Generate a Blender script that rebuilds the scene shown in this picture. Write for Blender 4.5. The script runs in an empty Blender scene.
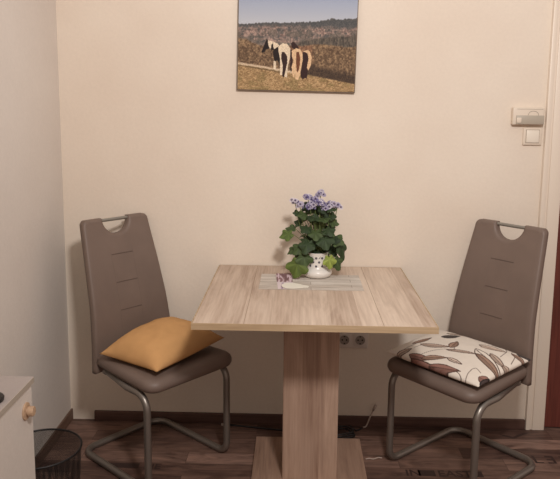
import bpy, bmesh, math, random
import numpy as np
from mathutils import Vector, Matrix

random.seed(7)
rng = np.random.default_rng(7)
C = bpy.context.scene.collection
PI = math.pi
WALL_Y = 2.92
WALL_X = -1.035

# ------------------------------------------------------------------ colour
def lin(c):
    c = c / 255.0
    return c / 12.92 if c <= 0.04045 else ((c + 0.055) / 1.055) ** 2.4
def rgb(r, g, b, k=1.0):
    return (lin(r) * k, lin(g) * k, lin(b) * k, 1.0)

# ------------------------------------------------------------------ materials
def new_mat(name, color=(.8, .8, .8, 1), rough=.5, metal=0.0, spec=.5):
    m = bpy.data.materials.new(name); m.use_nodes = True
    b = m.node_tree.nodes['Principled BSDF']
    b.inputs['Base Color'].default_value = color
    b.inputs['Roughness'].default_value = rough
    b.inputs['Metallic'].default_value = metal
    b.inputs['Specular IOR Level'].default_value = spec
    return m
def N(m, t, **kw):
    n = m.node_tree.nodes.new(t)
    for k, v in kw.items(): setattr(n, k, v)
    return n
def L(m, a, b): m.node_tree.links.new(a, b)
def bsdf(m): return m.node_tree.nodes['Principled BSDF']
def coords(m, scale=(1, 1, 1), rot=(0, 0, 0)):
    tc = N(m, 'ShaderNodeTexCoord'); mp = N(m, 'ShaderNodeMapping')
    mp.inputs['Scale'].default_value = scale; mp.inputs['Rotation'].default_value = rot
    L(m, tc.outputs['Object'], mp.inputs['Vector'])
    return mp.outputs['Vector']
def noise(m, vec, scale, detail=4, rough=.55, dist=0):
    n = N(m, 'ShaderNodeTexNoise')
    n.inputs['Scale'].default_value = scale; n.inputs['Detail'].default_value = detail
    n.inputs['Roughness'].default_value = rough; n.inputs['Distortion'].default_value = dist
    L(m, vec, n.inputs['Vector']); return n.outputs['Fac']
def ramp(m, fac, stops):
    r = N(m, 'ShaderNodeValToRGB'); e = r.color_ramp.elements
    e[0].position, e[0].color = stops[0]; e[1].position, e[1].color = stops[-1]
    for p, c in stops[1:-1]:
        x = e.new(p); x.color = c
    L(m, fac, r.inputs['Fac']); return r.outputs['Color']
def mix(m, fac, a, b, mode='MIX'):
    x = N(m, 'ShaderNodeMix', data_type='RGBA', blend_type=mode)
    if isinstance(fac, (int, float)): x.inputs[0].default_value = fac
    else: L(m, fac, x.inputs[0])
    for i, v in ((6, a), (7, b)):
        if isinstance(v, tuple): x.inputs[i].default_value = v
        else: L(m, v, x.inputs[i])
    return x.outputs[2]
def bump(m, fac, strength, dist=.002):
    b = N(m, 'ShaderNodeBump'); b.inputs['Strength'].default_value = strength
    b.inputs['Distance'].default_value = dist
    L(m, fac, b.inputs['Height']); L(m, b.outputs['Normal'], bsdf(m).inputs['Normal'])

def plaster(name, c1, c2):
    m = new_mat(name, rough=.85, spec=.2)
    v = coords(m)
    big = noise(m, v, 1.6, 3)
    col = ramp(m, big, [(.3, c1), (.7, c2)])
    fine = noise(m, v, 75, 4, .6)
    L(m, mix(m, .045, col, ramp(m, fine, [(.35, (.3, .27, .25, 1)), (.65, (1, 1, 1, 1))]), 'MULTIPLY'), bsdf(m).inputs['Base Color'])
    bump(m, noise(m, v, 42, 5, .6), .22, .004)
    return m
M = {}
M['wall_back'] = plaster('wallpaper_cream', rgb(222, 207, 190), rgb(231, 219, 203))
M['wall_left'] = plaster('wallpaper_grey', rgb(214, 205, 196), rgb(223, 215, 206))

def wood(name, grain, light, mid, dark, strip=None, strip_axis='X', offset=0.0, ring=1.0):
    """grain: axis along which the wood grain runs; strip: width of glued strips across strip_axis"""
    m = new_mat(name, rough=.55, spec=.3)
    tc = N(m, 'ShaderNodeTexCoord')
    sep = N(m, 'ShaderNodeSeparateXYZ'); L(m, tc.outputs['Object'], sep.inputs[0])
    vec = tc.outputs['Object']
    rnd = None
    if strip:
        a = N(m, 'ShaderNodeMath', operation='ADD'); a.inputs[1].default_value = offset
        L(m, sep.outputs[strip_axis], a.inputs[0])
        d = N(m, 'ShaderNodeMath', operation='DIVIDE'); d.inputs[1].default_value = strip
        L(m, a.outputs[0], d.inputs[0])
        f = N(m, 'ShaderNodeMath', operation='FLOOR'); L(m, d.outputs[0], f.inputs[0])
        wn = N(m, 'ShaderNodeTexWhiteNoise', noise_dimensions='1D'); L(m, f.outputs[0], wn.inputs['W'])
        rnd = wn.outputs['Value']
        sc = N(m, 'ShaderNodeVectorMath', operation='SCALE'); sc.inputs['Scale'].default_value = 3.0
        L(m, wn.outputs['Color'], sc.inputs[0])
        ad = N(m, 'ShaderNodeVectorMath', operation='ADD')
        L(m, tc.outputs['Object'], ad.inputs[0]); L(m, sc.outputs[0], ad.inputs[1])
        vec = ad.outputs[0]
    mp = N(m, 'ShaderNodeMapping')
    s = {'X': (.12, 1, 1), 'Y': (1, .12, 1), 'Z': (1, 1, .12)}[grain]
    mp.inputs['Scale'].default_value = s
    L(m, vec, mp.inputs['Vector'])
    n1 = noise(m, mp.outputs[0], 16 * ring, 4, .6, 1.2)
    mp2 = N(m, 'ShaderNodeMapping'); mp2.inputs['Scale'].default_value = tuple(.035 if q < 1 else 1 for q in s)
    L(m, vec, mp2.inputs['Vector'])
    n2 = noise(m, mp2.outputs[0], 110, 4, .65, .2)
    c = ramp(m, n1, [(.34, dark), (.50, mid), (.64, light)])
    c = mix(m, .42, c, ramp(m, n2, [(.35, dark), (.62, light)]), 'MIX')
    if rnd is not None:
        c = mix(m, .38, c, ramp(m, rnd, [(0, dark), (1, light)]), 'MIX')
    L(m, c, bsdf(m).inputs['Base Color'])
    bump(m, n2, .12, .001)
    return m
oak = (rgb(220, 201, 182), rgb(200, 178, 158), rgb(160, 136, 118))
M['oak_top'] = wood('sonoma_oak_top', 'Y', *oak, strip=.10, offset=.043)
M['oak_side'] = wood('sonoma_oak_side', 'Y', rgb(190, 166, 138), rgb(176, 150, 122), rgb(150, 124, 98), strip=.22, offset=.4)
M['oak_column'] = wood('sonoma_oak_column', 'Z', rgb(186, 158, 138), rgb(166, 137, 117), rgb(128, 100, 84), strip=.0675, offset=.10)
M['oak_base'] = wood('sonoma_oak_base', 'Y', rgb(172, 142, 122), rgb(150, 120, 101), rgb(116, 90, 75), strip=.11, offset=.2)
M['oak_edge'] = wood('oak_edge_band', 'X', rgb(194, 170, 138), rgb(182, 156, 123), rgb(158, 132, 102))
M['knob_wood'] = wood('beech_knob', 'X', rgb(206, 176, 146), rgb(190, 158, 128), rgb(160, 128, 100))
M['skirting'] = wood('dark_skirting', 'X', rgb(104, 78, 68), rgb(90, 65, 56), rgb(72, 50, 44))
M['skirting_side'] = wood('dark_skirting_side', 'Y', rgb(122, 96, 80), rgb(104, 80, 66), rgb(84, 62, 52))
M['door_red'] = wood('mahogany_door', 'Z', rgb(118, 62, 50), rgb(102, 50, 41), rgb(80, 38, 32))

def floor_mat():
    m = new_mat('vintage_laminate', rough=.5, spec=.3)
    tc = N(m, 'ShaderNodeTexCoord')
    br = N(m, 'ShaderNodeTexBrick'); br.offset = .37; br.offset_frequency = 2
    br.inputs['Scale'].default_value = 1; br.inputs['Brick Width'].default_value = .44
    br.inputs['Row Height'].default_value = .088; br.inputs['Mortar Size'].default_value = .0008
    br.inputs['Mortar Smooth'].default_value = .3
    br.inputs['Color1'].default_value = (0, 0, 0, 1); br.inputs['Color2'].default_value = (1, 1, 1, 1)
    br.inputs['Mortar'].default_value = (0, 0, 0, 1)
    L(m, tc.outputs['Object'], br.inputs['Vector'])
    mp = N(m, 'ShaderNodeMapping'); mp.inputs['Scale'].default_value = (.16, 1, 1)
    sc = N(m, 'ShaderNodeVectorMath', operation='SCALE'); sc.inputs['Scale'].default_value = 2.0
    L(m, br.outputs['Color'], sc.inputs[0])
    ad = N(m, 'ShaderNodeVectorMath', operation='ADD')
    L(m, tc.outputs['Object'], ad.inputs[0]); L(m, sc.outputs[0], ad.inputs[1])
    L(m, ad.outputs[0], mp.inputs['Vector'])
    tone = ramp(m, br.outputs['Color'], [(0, rgb(86, 64, 57)), (.5, rgb(114, 89, 78)), (1, rgb(146, 117, 104))])
    g = noise(m, mp.outputs[0], 22, 5, .65, 1.5)
    gcol = ramp(m, g, [(.28, (.34, .31, .30, 1)), (.48, (.85, .83, .82, 1)), (.68, (1.3, 1.26, 1.2, 1))])
    c = mix(m, 1.0, tone, gcol, 'MULTIPLY')
    p = noise(m, coords(m, (.55, 1.4, 1)), 6.5, 3, .6, .6)
    c = mix(m, ramp(m, p, [(.56, (0, 0, 0, 1)), (.66, (.7, .7, .7, 1))]), c, rgb(66, 46, 40))
    c = mix(m, br.outputs['Fac'], c, rgb(60, 44, 39))
    L(m, c, bsdf(m).inputs['Base Color'])
    bump(m, g, .1, .001)
    return m
M['floor'] = floor_mat()
M['stamp'] = new_mat('stamped_dark_print', rgb(54, 37, 32), .6)

def leather(name, c):
    m = new_mat(name, c, .48, 0, .35)
    v = coords(m)
    f = noise(m, v, 7, 3)
    L(m, ramp(m, f, [(.3, tuple(x * .92 for x in c[:3]) + (1,)), (.7, tuple(x * 1.06 for x in c[:3]) + (1,))]), bsdf(m).inputs['Base Color'])
    bump(m, noise(m, v, 420, 2), .12, .0006)
    return m
M['leather'] = leather('taupe_leatherette', rgb(116, 99, 89))
M['leather_seam'] = new_mat('taupe_seam', rgb(88, 72, 64), .6)
M['steel'] = new_mat('brushed_steel', rgb(138, 130, 122), .38, .75)
M['steel_bright'] = new_mat('satin_steel_bar', rgb(150, 146, 138), .4, .6)

def fabric(name, c):
    m = new_mat(name, c, .9, 0, .1)
    v = coords(m)
    f = noise(m, v, 9, 3)
    L(m, ramp(m, f, [(.3, tuple(x * .9 for x in c[:3]) + (1,)), (.7, tuple(min(1, x * 1.07) for x in c[:3]) + (1,))]), bsdf(m).inputs['Base Color'])
    bump(m, noise(m, v, 350, 2), .3, .001)
    return m
M['orange'] = fabric('mustard_fabric', rgb(196, 150, 100))
def vcol(name, rough=.8, fine=0, spec=.2):
    m = new_mat(name, rough=rough, spec=spec)
    a = N(m, 'ShaderNodeAttribute'); a.attribute_name = 'Col'
    L(m, a.outputs['Color'], bsdf(m).inputs['Base Color'])
    if fine: bump(m, noise(m, coords(m), fine, 2), .25, .001)
    return m
M['leaf_print'] = vcol('leaf_printed_cotton', .9, 350)
M['canvas_print'] = vcol('canvas_print', .7, 500)
M['canvas_edge'] = new_mat('canvas_edge', rgb(120, 106, 92), .8)
M['petals'] = vcol('petals', .6)
M['leaves'] = vcol('leaves', .6, 0, .25)
M['leaflet'] = vcol('leaflet_print', .5)
M['stem'] = new_mat('green_stem', rgb(92, 108, 56), .6)
M['pot'] = new_mat('white_ceramic', rgb(226, 220, 212), .25, 0, .5)
M['pot_dot'] = new_mat('grey_dot', rgb(88, 84, 90), .4)
M['soil'] = new_mat('potting_soil', rgb(52, 40, 32), .95)
M['white_plastic'] = new_mat('white_plastic', rgb(232, 222, 206), .4)
M['cream_plastic'] = new_mat('cream_plastic', rgb(222, 208, 190), .45)
M['grey_plastic'] = new_mat('grey_plastic', rgb(176, 166, 150), .45)
M['line_grey'] = new_mat('line_grey', rgb(160, 148, 132), .6)
M['socket_white'] = new_mat('socket_white', rgb(214, 204, 194), .4)
M['socket_in'] = new_mat('socket_recess', rgb(150, 138, 128), .5)
M['black'] = new_mat('black_plastic', rgb(26, 22, 22), .4)
M['hole'] = new_mat('dark_hole', rgb(20, 18, 18), .8)
M['frame_white'] = new_mat('door_frame_lacquer', rgb(226, 212, 195), .4)
M['cab_white'] = plaster('cabinet_laminate', rgb(214, 204, 194), rgb(220, 211, 201))
bsdf(M['cab_white']).inputs['Roughness'].default_value = .5
M['cab_edge'] = new_mat('cabinet_edge', rgb(176, 164, 150), .5)
M['cord_black'] = new_mat('black_cord', rgb(24, 20, 20), .5)
M['cord_white'] = new_mat('pale_cord', rgb(176, 158, 146), .5)
M['bin_black'] = new_mat('black_wire', rgb(30, 27, 27), .45, .3)

def bin_mesh_mat():
    m = new_mat('fine_wire_mesh', rgb(30, 27, 27), .5, .3)
    tc = N(m, 'ShaderNodeTexCoord')
    sep = N(m, 'ShaderNodeSeparateXYZ'); L(m, tc.outputs['UV'], sep.inputs[0])
    def stripe(sock, n, w):
        a = N(m, 'ShaderNodeMath', operation='MULTIPLY'); a.inputs[1].default_value = n; L(m, sock, a.inputs[0])
        f = N(m, 'ShaderNodeMath', operation='FRACT'); L(m, a.outputs[0], f.inputs[0])
        t = N(m, 'ShaderNodeMath', operation='LESS_THAN'); t.inputs[1].default_value = w; L(m, f.outputs[0], t.inputs[0])
        return t.outputs[0]
    mx = N(m, 'ShaderNodeMath', operation='MAXIMUM')
    L(m, stripe(sep.outputs['X'], 230, .33), mx.inputs[0]); L(m, stripe(sep.outputs['Y'], 75, .33), mx.inputs[1])
    L(m, mx.outputs[0], bsdf(m).inputs['Alpha'])
    return m
M['bin_mesh'] = bin_mesh_mat()

def mat_print():
    m = new_mat('weathered_board_print', rough=.7, spec=.15)
    tc = N(m, 'ShaderNodeTexCoord')
    br = N(m, 'ShaderNodeTexBrick'); br.offset = .4
    br.inputs['Scale'].default_value = 1; br.inputs['Brick Width'].default_value = .27
    br.inputs['Row Height'].default_value = .042; br.inputs['Mortar Size'].default_value = .0012
    br.inputs['Color1'].default_value = rgb(214, 206, 196); br.inputs['Color2'].default_value = rgb(192, 181, 169)
    br.inputs['Mortar'].default_value = rgb(158, 144, 131)
    L(m, tc.outputs['Object'], br.inputs['Vector'])
    g = noise(m, coords(m, (.1, 1, 1)), 60, 5, .7, .4)
    c = mix(m, .8, br.outputs['Color'], ramp(m, g, [(.36, (.66, .62, .58, 1)), (.58, (1.05, 1.05, 1.05, 1))]), 'MULTIPLY')
    L(m, c, bsdf(m).inputs['Base Color'])
    return m
M['mat_print'] = mat_print()

# ------------------------------------------------------------------ object helpers
def obj(name, bm, mat, parent=None, loc=None, smooth=False, rotz=0):
    me = bpy.data.meshes.new(name)
    if isinstance(bm, tuple): me.from_pydata(bm[0], [], bm[1]); me.update()
    else:
        bmesh.ops.recalc_face_normals(bm, faces=bm.faces[:]); bm.to_mesh(me); bm.free()
    for mm in (mat if isinstance(mat, (list, tuple)) else [mat]): me.materials.append(mm)
    if smooth:
        me.polygons.foreach_set('use_smooth', [True] * len(me.polygons))
        if smooth != 'all':
            try: me.set_sharp_from_angle(angle=math.radians(40))
            except Exception: pass
    o = bpy.data.objects.new(name, me); C.objects.link(o)
    if parent: o.parent = parent
    if loc: o.location = loc
    if rotz: o.rotation_euler = (0, 0, rotz)
    return o
def tag(o, label=None, cat=None, group=None, kind=None):
    if label: o['label'] = label
    if cat: o['category'] = cat
    if group: o['group'] = group
    if kind: o['kind'] = kind
    return o
def thing(name, label, cat, loc=(0, 0, 0), rotz=0, group=None):
    o = bpy.data.objects.new(name, None); C.objects.link(o)
    o.empty_display_size = .1
    o.location = loc; o.rotation_euler = (0, 0, rotz)
    return tag(o, label, cat, group)
def box(bm, lo, hi, bev=0, seg=2, mi=0):
    r = bmesh.ops.create_cube(bm, size=1)
    vs = r['verts']
    for v in vs:
        v.co = Vector([(lo[i] + hi[i]) / 2 + v.co[i] * (hi[i] - lo[i]) for i in range(3)])
    fs = {f for v in vs for f in v.link_faces}
    for f in fs: f.material_index = mi
    if bev:
        es = list({e for v in vs for e in v.link_edges})
        r = bmesh.ops.bevel(bm, geom=es, offset=bev, segments=seg, affect='EDGES', profile=.5)
        for f in r['faces']: f.material_index = mi
    return bm
def boxes(*args):
    bm = bmesh.new()
    for a in args: box(bm, *a)
    return bm
def fillet(pts, radii, n=7, closed=False):
    pts = [Vector(p) for p in pts]; out = []
    k = len(pts)
    for i, p in enumerate(pts):
        r = radii[i] if isinstance(radii, (list, tuple)) else radii
        if (not closed and i in (0, k - 1)) or r <= 0:
            out.append(p); continue
        a = (pts[i - 1] - p).normalized(); b = (pts[(i + 1) % k] - p).normalized()
        ang = a.angle(b)
        if ang > 3.1: out.append(p); continue
        d = min(r / math.tan(ang / 2), (pts[i - 1] - p).length * .49, (pts[(i + 1) % k] - p).length * .49)
        rr = d * math.tan(ang / 2)
        cen = p + (a + b).normalized() * (rr / math.sin(ang / 2))
        s, e = p + a * d - cen, p + b * d - cen
        tot = s.angle(e); ax = s.cross(e).normalized()
        for j in range(n + 1):
            out.append(cen + Matrix.Rotation(tot * j / n, 3, ax) @ s)
    return out
def tube(bm, path, r, n=10, closed=False, caps=True, mi=0):
    P = [Vector(p) for p in path]; k = len(P)
    rings = []; prev = None
    for i, p in enumerate(P):
        t = ((P[(i + 1) % k] if (closed or i < k - 1) else p) - (P[i - 1] if (closed or i > 0) else p)).normalized()
        if prev is None:
            nrm = t.orthogonal().normalized()
        else:
            nrm = (prev - t * prev.dot(t)).normalized()
        prev = nrm; bn = t.cross(nrm)
        rr = r(i / (k - 1)) if callable(r) else r
        rings.append([bm.verts.new(p + nrm * (rr * math.cos(2 * PI * j / n)) + bn * (rr * math.sin(2 * PI * j / n))) for j in range(n)])
    m = k if closed else k - 1
    for i in range(m):
        A, B = rings[i], rings[(i + 1) % k]
        off = 0
        if closed and i == k - 1:
            off = min(range(n), key=lambda o: sum((A[j].co - B[(j + o) % n].co).length for j in range(n)))
        for j in range(n):
            f = bm.faces.new((A[j], A[(j + 1) % n], B[(j + 1 + off) % n], B[(j + off) % n])); f.material_index = mi
    if caps and not closed:
        for R in (rings[0], rings[-1]):
            f = bm.faces.new(R); f.material_index = mi
    return bm
def smooth_path(pts, sub=6):
    P = [Vector(p) for p in pts]; out = []
    for i in range(len(P) - 1):
        p0 = P[max(i - 1, 0)]; p1 = P[i]; p2 = P[i + 1]; p3 = P[min(i + 2, len(P) - 1)]
        for j in range(sub):
            t = j / sub
            out.append(.5 * ((2 * p1) + (p2 - p0) * t + (2 * p0 - 5 * p1 + 4 * p2 - p3) * t * t + (3 * p1 - p0 - 3 * p2 + p3) * t ** 3))
    out.append(P[-1]); return out
def lathe(bm, prof, n=36, mi=0, cen=(0, 0)):
    rings = []
    for r, z in prof:
        if r < 1e-6: rings.append([bm.verts.new((cen[0], cen[1], z))])
        else: rings.append([bm.verts.new((cen[0] + r * math.cos(2 * PI * j / n), cen[1] + r * math.sin(2 * PI * j / n), z)) for j in range(n)])
    for A, B in zip(rings[:-1], rings[1:]):
        for j in range(n):
            k = (j + 1) % n
            if len(A) == 1 and len(B) == 1: continue
            if len(A) == 1: f = bm.faces.new((A[0], B[j], B[k]))
            elif len(B) == 1: f = bm.faces.new((A[j], A[k], B[0]))
            else: f = bm.faces.new((A[j], A[k], B[k], B[j]))
            f.material_index = mi
    return bm
def set_col(o, cols):
    me = o.data
    at = me.color_attributes.new('Col', 'FLOAT_COLOR', 'POINT')
    a = np.ones((len(me.vertices), 4), np.float32); a[:, :3] = cols
    at.data.foreach_set('color', a.ravel())

def np_lin(c):
    c = np.asarray(c, float) / 255
    return np.where(c <= .04045, c / 12.92, ((c + .055) / 1.055) ** 2.4)
def vnoise(x, y, seed=0):
    r = np.random.default_rng(seed); T = r.random((64, 64))
    xi, yi = np.floor(x).astype(int), np.floor(y).astype(int); fx, fy = x - xi, y - yi
    fx = fx * fx * (3 - 2 * fx); fy = fy * fy * (3 - 2 * fy)
    g = lambda a, b: T[a % 64, b % 64]
    return (g(xi, yi) * (1 - fx) + g(xi + 1, yi) * fx) * (1 - fy) + (g(xi, yi + 1) * (1 - fx) + g(xi + 1, yi + 1) * fx) * fy
def fbm(x, y, seed=0, o=4):
    s = 0; a = .5
    for i in range(o):
        s = s + a * vnoise(x * 2 ** i, y * 2 ** i, seed + i); a *= .5
    return s / (1 - .5 ** o)
def in_poly(x, y, poly):
    ins = np.zeros(x.shape, bool); n = len(poly); j = n - 1
    for i in range(n):
        xi, yi = poly[i]; xj, yj = poly[j]
        c = ((yi > y) != (yj > y)) & (x < (xj - xi) * (y - yi) / (yj - yi + 1e-12) + xi)
        ins ^= c; j = i
    return ins

# ================================================================== SETTING
bm = boxes(((-1.2, -.6, -.05), (2.3, WALL_Y + .2, 0)))
flo = tag(obj('floor', bm, M['floor']), 'brown vintage plank floor with stamped lettering', None, None, 'structure')
DX0, DX1, DZ = 1.135, 1.965, 2.02        # door opening
bm = boxes(((WALL_X - .1, WALL_Y, 0), (DX0, WALL_Y + .12, 2.55)),
           ((DX0, WALL_Y, DZ), (DX1, WALL_Y + .12, 2.55)),
           ((DX1, WALL_Y, 0), (2.3, WALL_Y + .12, 2.55)))
tag(obj('wall_back', bm, M['wall_back']), 'cream textured wall behind the table', None, None, 'structure')
bm = boxes(((WALL_X - .1, -.6, 0), (WALL_X, WALL_Y, 2.55)))
tag(obj('wall_left', bm, M['wall_left']), 'pale textured wall on the left', None, None, 'structure')
bm = boxes(((-.923, WALL_Y - .014, 0), (1.062, WALL_Y, .046), .002))
tag(obj('baseboard_back', bm, M['skirting']), 'low dark wooden baseboard along the back wall', None, None, 'structure')
bm = boxes(((WALL_X, -.6, 0), (WALL_X + .009, WALL_Y, .052), .002))
tag(obj('baseboard_left', bm, M['skirting_side']), 'low dark wooden baseboard along the left wall', None, None, 'structure')

# door with its white casing
door = thing('door_1', 'reddish brown door in a white casing', None, (DX0, WALL_Y, 0)); door['kind'] = 'structure'
FL = 1.064 - DX0
bm = bmesh.new()
W_ = DX1 - DX0
for a, b in ((FL, .012), (W_ - .012, W_ - FL)):
    box(bm, (a, -.012, 0), (b, 0, DZ + .07), .002)
    s = 1 if a == FL else -1
    oa = a if s == 1 else b
    x0, x1 = sorted((oa, oa + s * .020)); box(bm, (x0, -.020, 0), (x1, -.010, DZ + .07), .004)
    x0, x1 = sorted((oa + s * .030, oa + s * .084)); box(bm, (x0, -.017, 0), (x1, -.010, DZ + .01), .003)
box(bm, (FL, -.012, DZ - .012), (W_ - FL, 0, DZ + .07), .002)
box(bm, (FL, -.020, DZ + .05), (W_ - FL, -.010, DZ + .07), .004)
box(bm, (0, 0, 0), (.012, .12, DZ)); box(bm, (W_ - .012, 0, 0), (W_, .12, DZ)); box(bm, (0, 0, DZ - .012), (W_, .12, DZ))
obj('door_frame', bm, M['frame_white'], door, smooth=True)
bm = boxes(((.012, .006, .006), (W_ - .012, .046, DZ - .012), .002))
leaf = obj('door_leaf', bm, M['door_red'], door)
bm = bmesh.new()
box(bm, (W_ - .095, -.002, .93), (W_ - .055, .006, 1.15), .002)
tube(bm, fillet([(W_ - .075, .004, 1.08), (W_ - .075, -.045, 1.08), (W_ - .19, -.045, 1.08)], .012), .009)
obj('door_handle', bm, M['steel_bright'], leaf, smooth=True)

# lettering printed on the floor planks
def floor_text(txt, x, y, size, rot=0, mirror=False, sx=1.0):
    cu = bpy.data.curves.new('floor_lettering', 'FONT'); cu.body = txt; cu.size = size
    o = bpy.data.objects.new('floor_lettering', cu); C.objects.link(o)
    o.location = (x, y, .0006); o.rotation_euler = (0, 0, rot)
    o.scale = ((-1 if mirror else 1) * sx, 1, 1)
    cu.materials.append(M['stamp']); o.parent = flo; o['kind'] = 'structure'
    cu.offset = .001
floor_text('IN', .455, 2.498, .062); floor_text('EAST', .585, 2.498, .062)
bm = boxes(((.508, 2.498, 0), (.575, 2.540, .0006)), ((.725, 2.498, 0), (.765, 2.540, .0006)))
p = obj('floor_lettering', bm, M['stamp'], flo); p['kind'] = 'structure'
floor_text('L', 1.005, 2.615, .085)
floor_text('E', 1.105, 2.615, .085, mirror=True); floor_text('E', 1.165, 2.615, .085, mirror=True)
floor_text('L', 1.18, 2.615, .085)
floor_text('NE', -.605, 2.505, .055)
bm = boxes(((-.755, 2.507, 0), (-.625, 2.543, .0006)), ((-.795, 2.507, 0), (-.772, 2.543, .0006)))
p = obj('floor_lettering', bm, M['stamp'], flo); p['kind'] = 'structure'

bm = bmesh.new()
for P_ in ([(.925, 2.862), (.975, 2.842), (.992, 2.822), (.978, 2.822), (.950, 2.836)], [(.992, 2.822), (1.03, 2.850), (1.075, 2.880), (1.04, 2.872), (.995, 2.842), (.985, 2.830)]):
    bm.faces.new([bm.verts.new((x, y, .0006)) for x, y in P_])
p = obj('floor_lettering', bm, M['stamp'], flo); p['kind'] = 'structure'

# ================================================================== TABLE
TX, TY0, TW = .066, 2.104, .81
TYC = TY0 + TW / 2
table = thing('dining_table', 'square pale oak-look table on one thick column', 'table', (TX, TYC, 0))
h = TW / 2
ZT = .750
bm = bmesh.new()
box(bm, (-h + .004, -h + .004, ZT - .022), (h - .004, h - .004, ZT), .0015)
top = obj('tabletop', bm, M['oak_top'], table)
# the tabletop is three fields: two side boards and a centre field, marked by fine grooves
for sx in (-.232, .228):
    bm = boxes(((sx - .0007, -h + .002, ZT - .002), (sx + .0007, h - .002, ZT + .0003)))
    obj('board_joint', bm, new_mat('joint_line', rgb(138, 112, 90), .7), top)
bm = bmesh.new()
for lo, hi in (((-h, -h, ZT - .022), (h, -h + .004, ZT)), ((-h, h - .004, ZT - .022), (h, h, ZT)),
               ((-h, -h + .004, ZT - .022), (-h + .004, h - .004, ZT)), ((h - .004, -h + .004, ZT - .022), (h, h - .004, ZT))):
    box(bm, lo, hi)
obj('edge_band', bm, M['oak_edge'], top)
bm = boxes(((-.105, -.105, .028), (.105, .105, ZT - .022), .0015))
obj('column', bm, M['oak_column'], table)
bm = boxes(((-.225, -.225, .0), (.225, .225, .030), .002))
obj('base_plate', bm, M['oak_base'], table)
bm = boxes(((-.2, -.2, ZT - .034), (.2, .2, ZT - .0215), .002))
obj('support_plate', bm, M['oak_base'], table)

# ================================================================== CHAIRS
def interp(t, pts):
    for (a, va), (b, vb) in zip(pts[:-1], pts[1:]):
        if t <= b:
            k = (t - a) / (b - a); k = max(0, min(1, k)); return va + (vb - va) * k
    return pts[-1][1]
def sm_interp(t, pts):
    return sum(interp(t + d, pts) for d in (-.06, -.03, 0, .03, .06)) / 5
Z0, Z1 = .376, .985
def back_u(s):      # s 0 bottom .. 1 top: depth of the mid surface
    return sm_interp(s, [(0, -.150), (.2, -.150), (.42, -.168), (.65, -.205), (1, -.268)])
def back_hw(s):
    return sm_interp(s, [(-.1, .196), (.0, .196), (.2, .194), (.4, .186), (.7, .174), (1.0, .160), (1.2, .160)])
NR = .064
def back_mesh():
    H = Z1 - Z0
    ZC = Z1 - .004                       # centre height of the half-moon hand hole
    nlow = 31
    zl = [Z0 + (ZC - NR - Z0) * i / (nlow - 1) for i in range(nlow)]
    th = [math.radians(k) for k in (15, 25, 34, 42, 50, 57, 64, 71, 78, 84, 90)]
    rows = [('z', z) for z in zl] + [('a', t) for t in th] + [('z', Z1)]
    nc = 9
    def pt(i, j, side, inset, off):
        kind, val = rows[i]
        RR = NR + inset
        t = j / nc
        if kind == 'a':
            nw = RR * math.sin(val)
            z = ZC - (RR + (NR - RR) * t) * math.cos(val)
        else:
            nw = RR if i > nlow else 0.0
            z = val
            if i == nlow - 1: z = ZC - (RR + (NR - RR) * t)
        z = min(max(z, Z0 + inset), Z1 - inset)
        ss = (z - Z0) / H
        hw = back_hw(ss)
        rc = .022
        zz = Z1 - z
        if zz < rc: hw -= rc - math.sqrt(max(0, rc * rc - (rc - zz) ** 2))
        hw -= inset
        t = j / nc
        v = side * (nw + (hw - nw) * t)
        bow = .012 * (v / .21) ** 2            # gently dished
        return Vector((back_u(ss) + off + bow, v, z))
    bm = bmesh.new()
    T = .019
    def sheet(inset, off):
        g = {}
        for i in range(len(rows)):
            for side in (-1, 1):
                for j in range(nc + 1):
                    g[i, side, j] = bm.verts.new(pt(i, j, side, inset, off))
            if i < nlow:
                bm.verts.remove(g[i, -1, 0]); g[i, -1, 0] = g[i, 1, 0]
        return g
    A = sheet(.011, T); B = sheet(.011, -T)
    nr = len(rows)
    def quad(g, i, side, j):
        vs = [g[i, side, j], g[i, side, j + 1], g[i + 1, side, j + 1], g[i + 1, side, j]]
        u = []
        for v in vs:
            if v not in u: u.append(v)
        if len(u) > 2:
            try: bm.faces.new(u)
            except ValueError: pass
    for g in (A, B):
        for i in range(nr - 1):
            for side in (-1, 1):
                for j in range(nc): quad(g, i, side, j)
    # boundary loop as index keys
    first = min(i for i in range(nr) if A[i, -1, 0] is not A[i, 1, 0])
    loop = [(0, -1, j) for j in range(nc, 0, -1)] + [(0, 1, j) for j in range(0, nc)]
    loop += [(i, 1, nc) for i in range(nr - 1)] + [(nr - 1, 1, j) for j in range(nc, 0, -1)]
    loop += [(i, 1, 0) for i in range(nr - 1, first - 1, -1)] + [(first - 1, 1, 0)]
    loop += [(i, -1, 0) for i in range(first, nr)] + [(nr - 1, -1, j) for j in range(1, nc + 1)]
    loop += [(i, -1, nc) for i in range(nr - 2, 0, -1)]
    layers = [[A[k] for k in loop]]
    for inset, off in ((.005, T - .002), (.001, T - .007), (0, 0), (.001, -T + .007), (.005, -T + .002)):
        layers.append([bm.verts.new(pt(k[0], k[2], k[1], inset, off)) for k in loop])
    layers.append([B[k] for k in loop])
    n = len(loop)
    for P, Q in zip(layers[:-1], layers[1:]):
        for a in range(n):
            b = (a + 1) % n
            try: bm.faces.new((P[a], P[b], Q[b], Q[a]))
            except ValueError: pass
    bmesh.ops.remove_doubles(bm, verts=bm.verts[:], dist=1e-5)
    def surf(v, z, lift=.0005):
        ss = (z - Z0) / H
        return Vector((back_u(ss) + T + .012 * (v / .21) ** 2 + lift, v, z))
    return bm, surf
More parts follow.
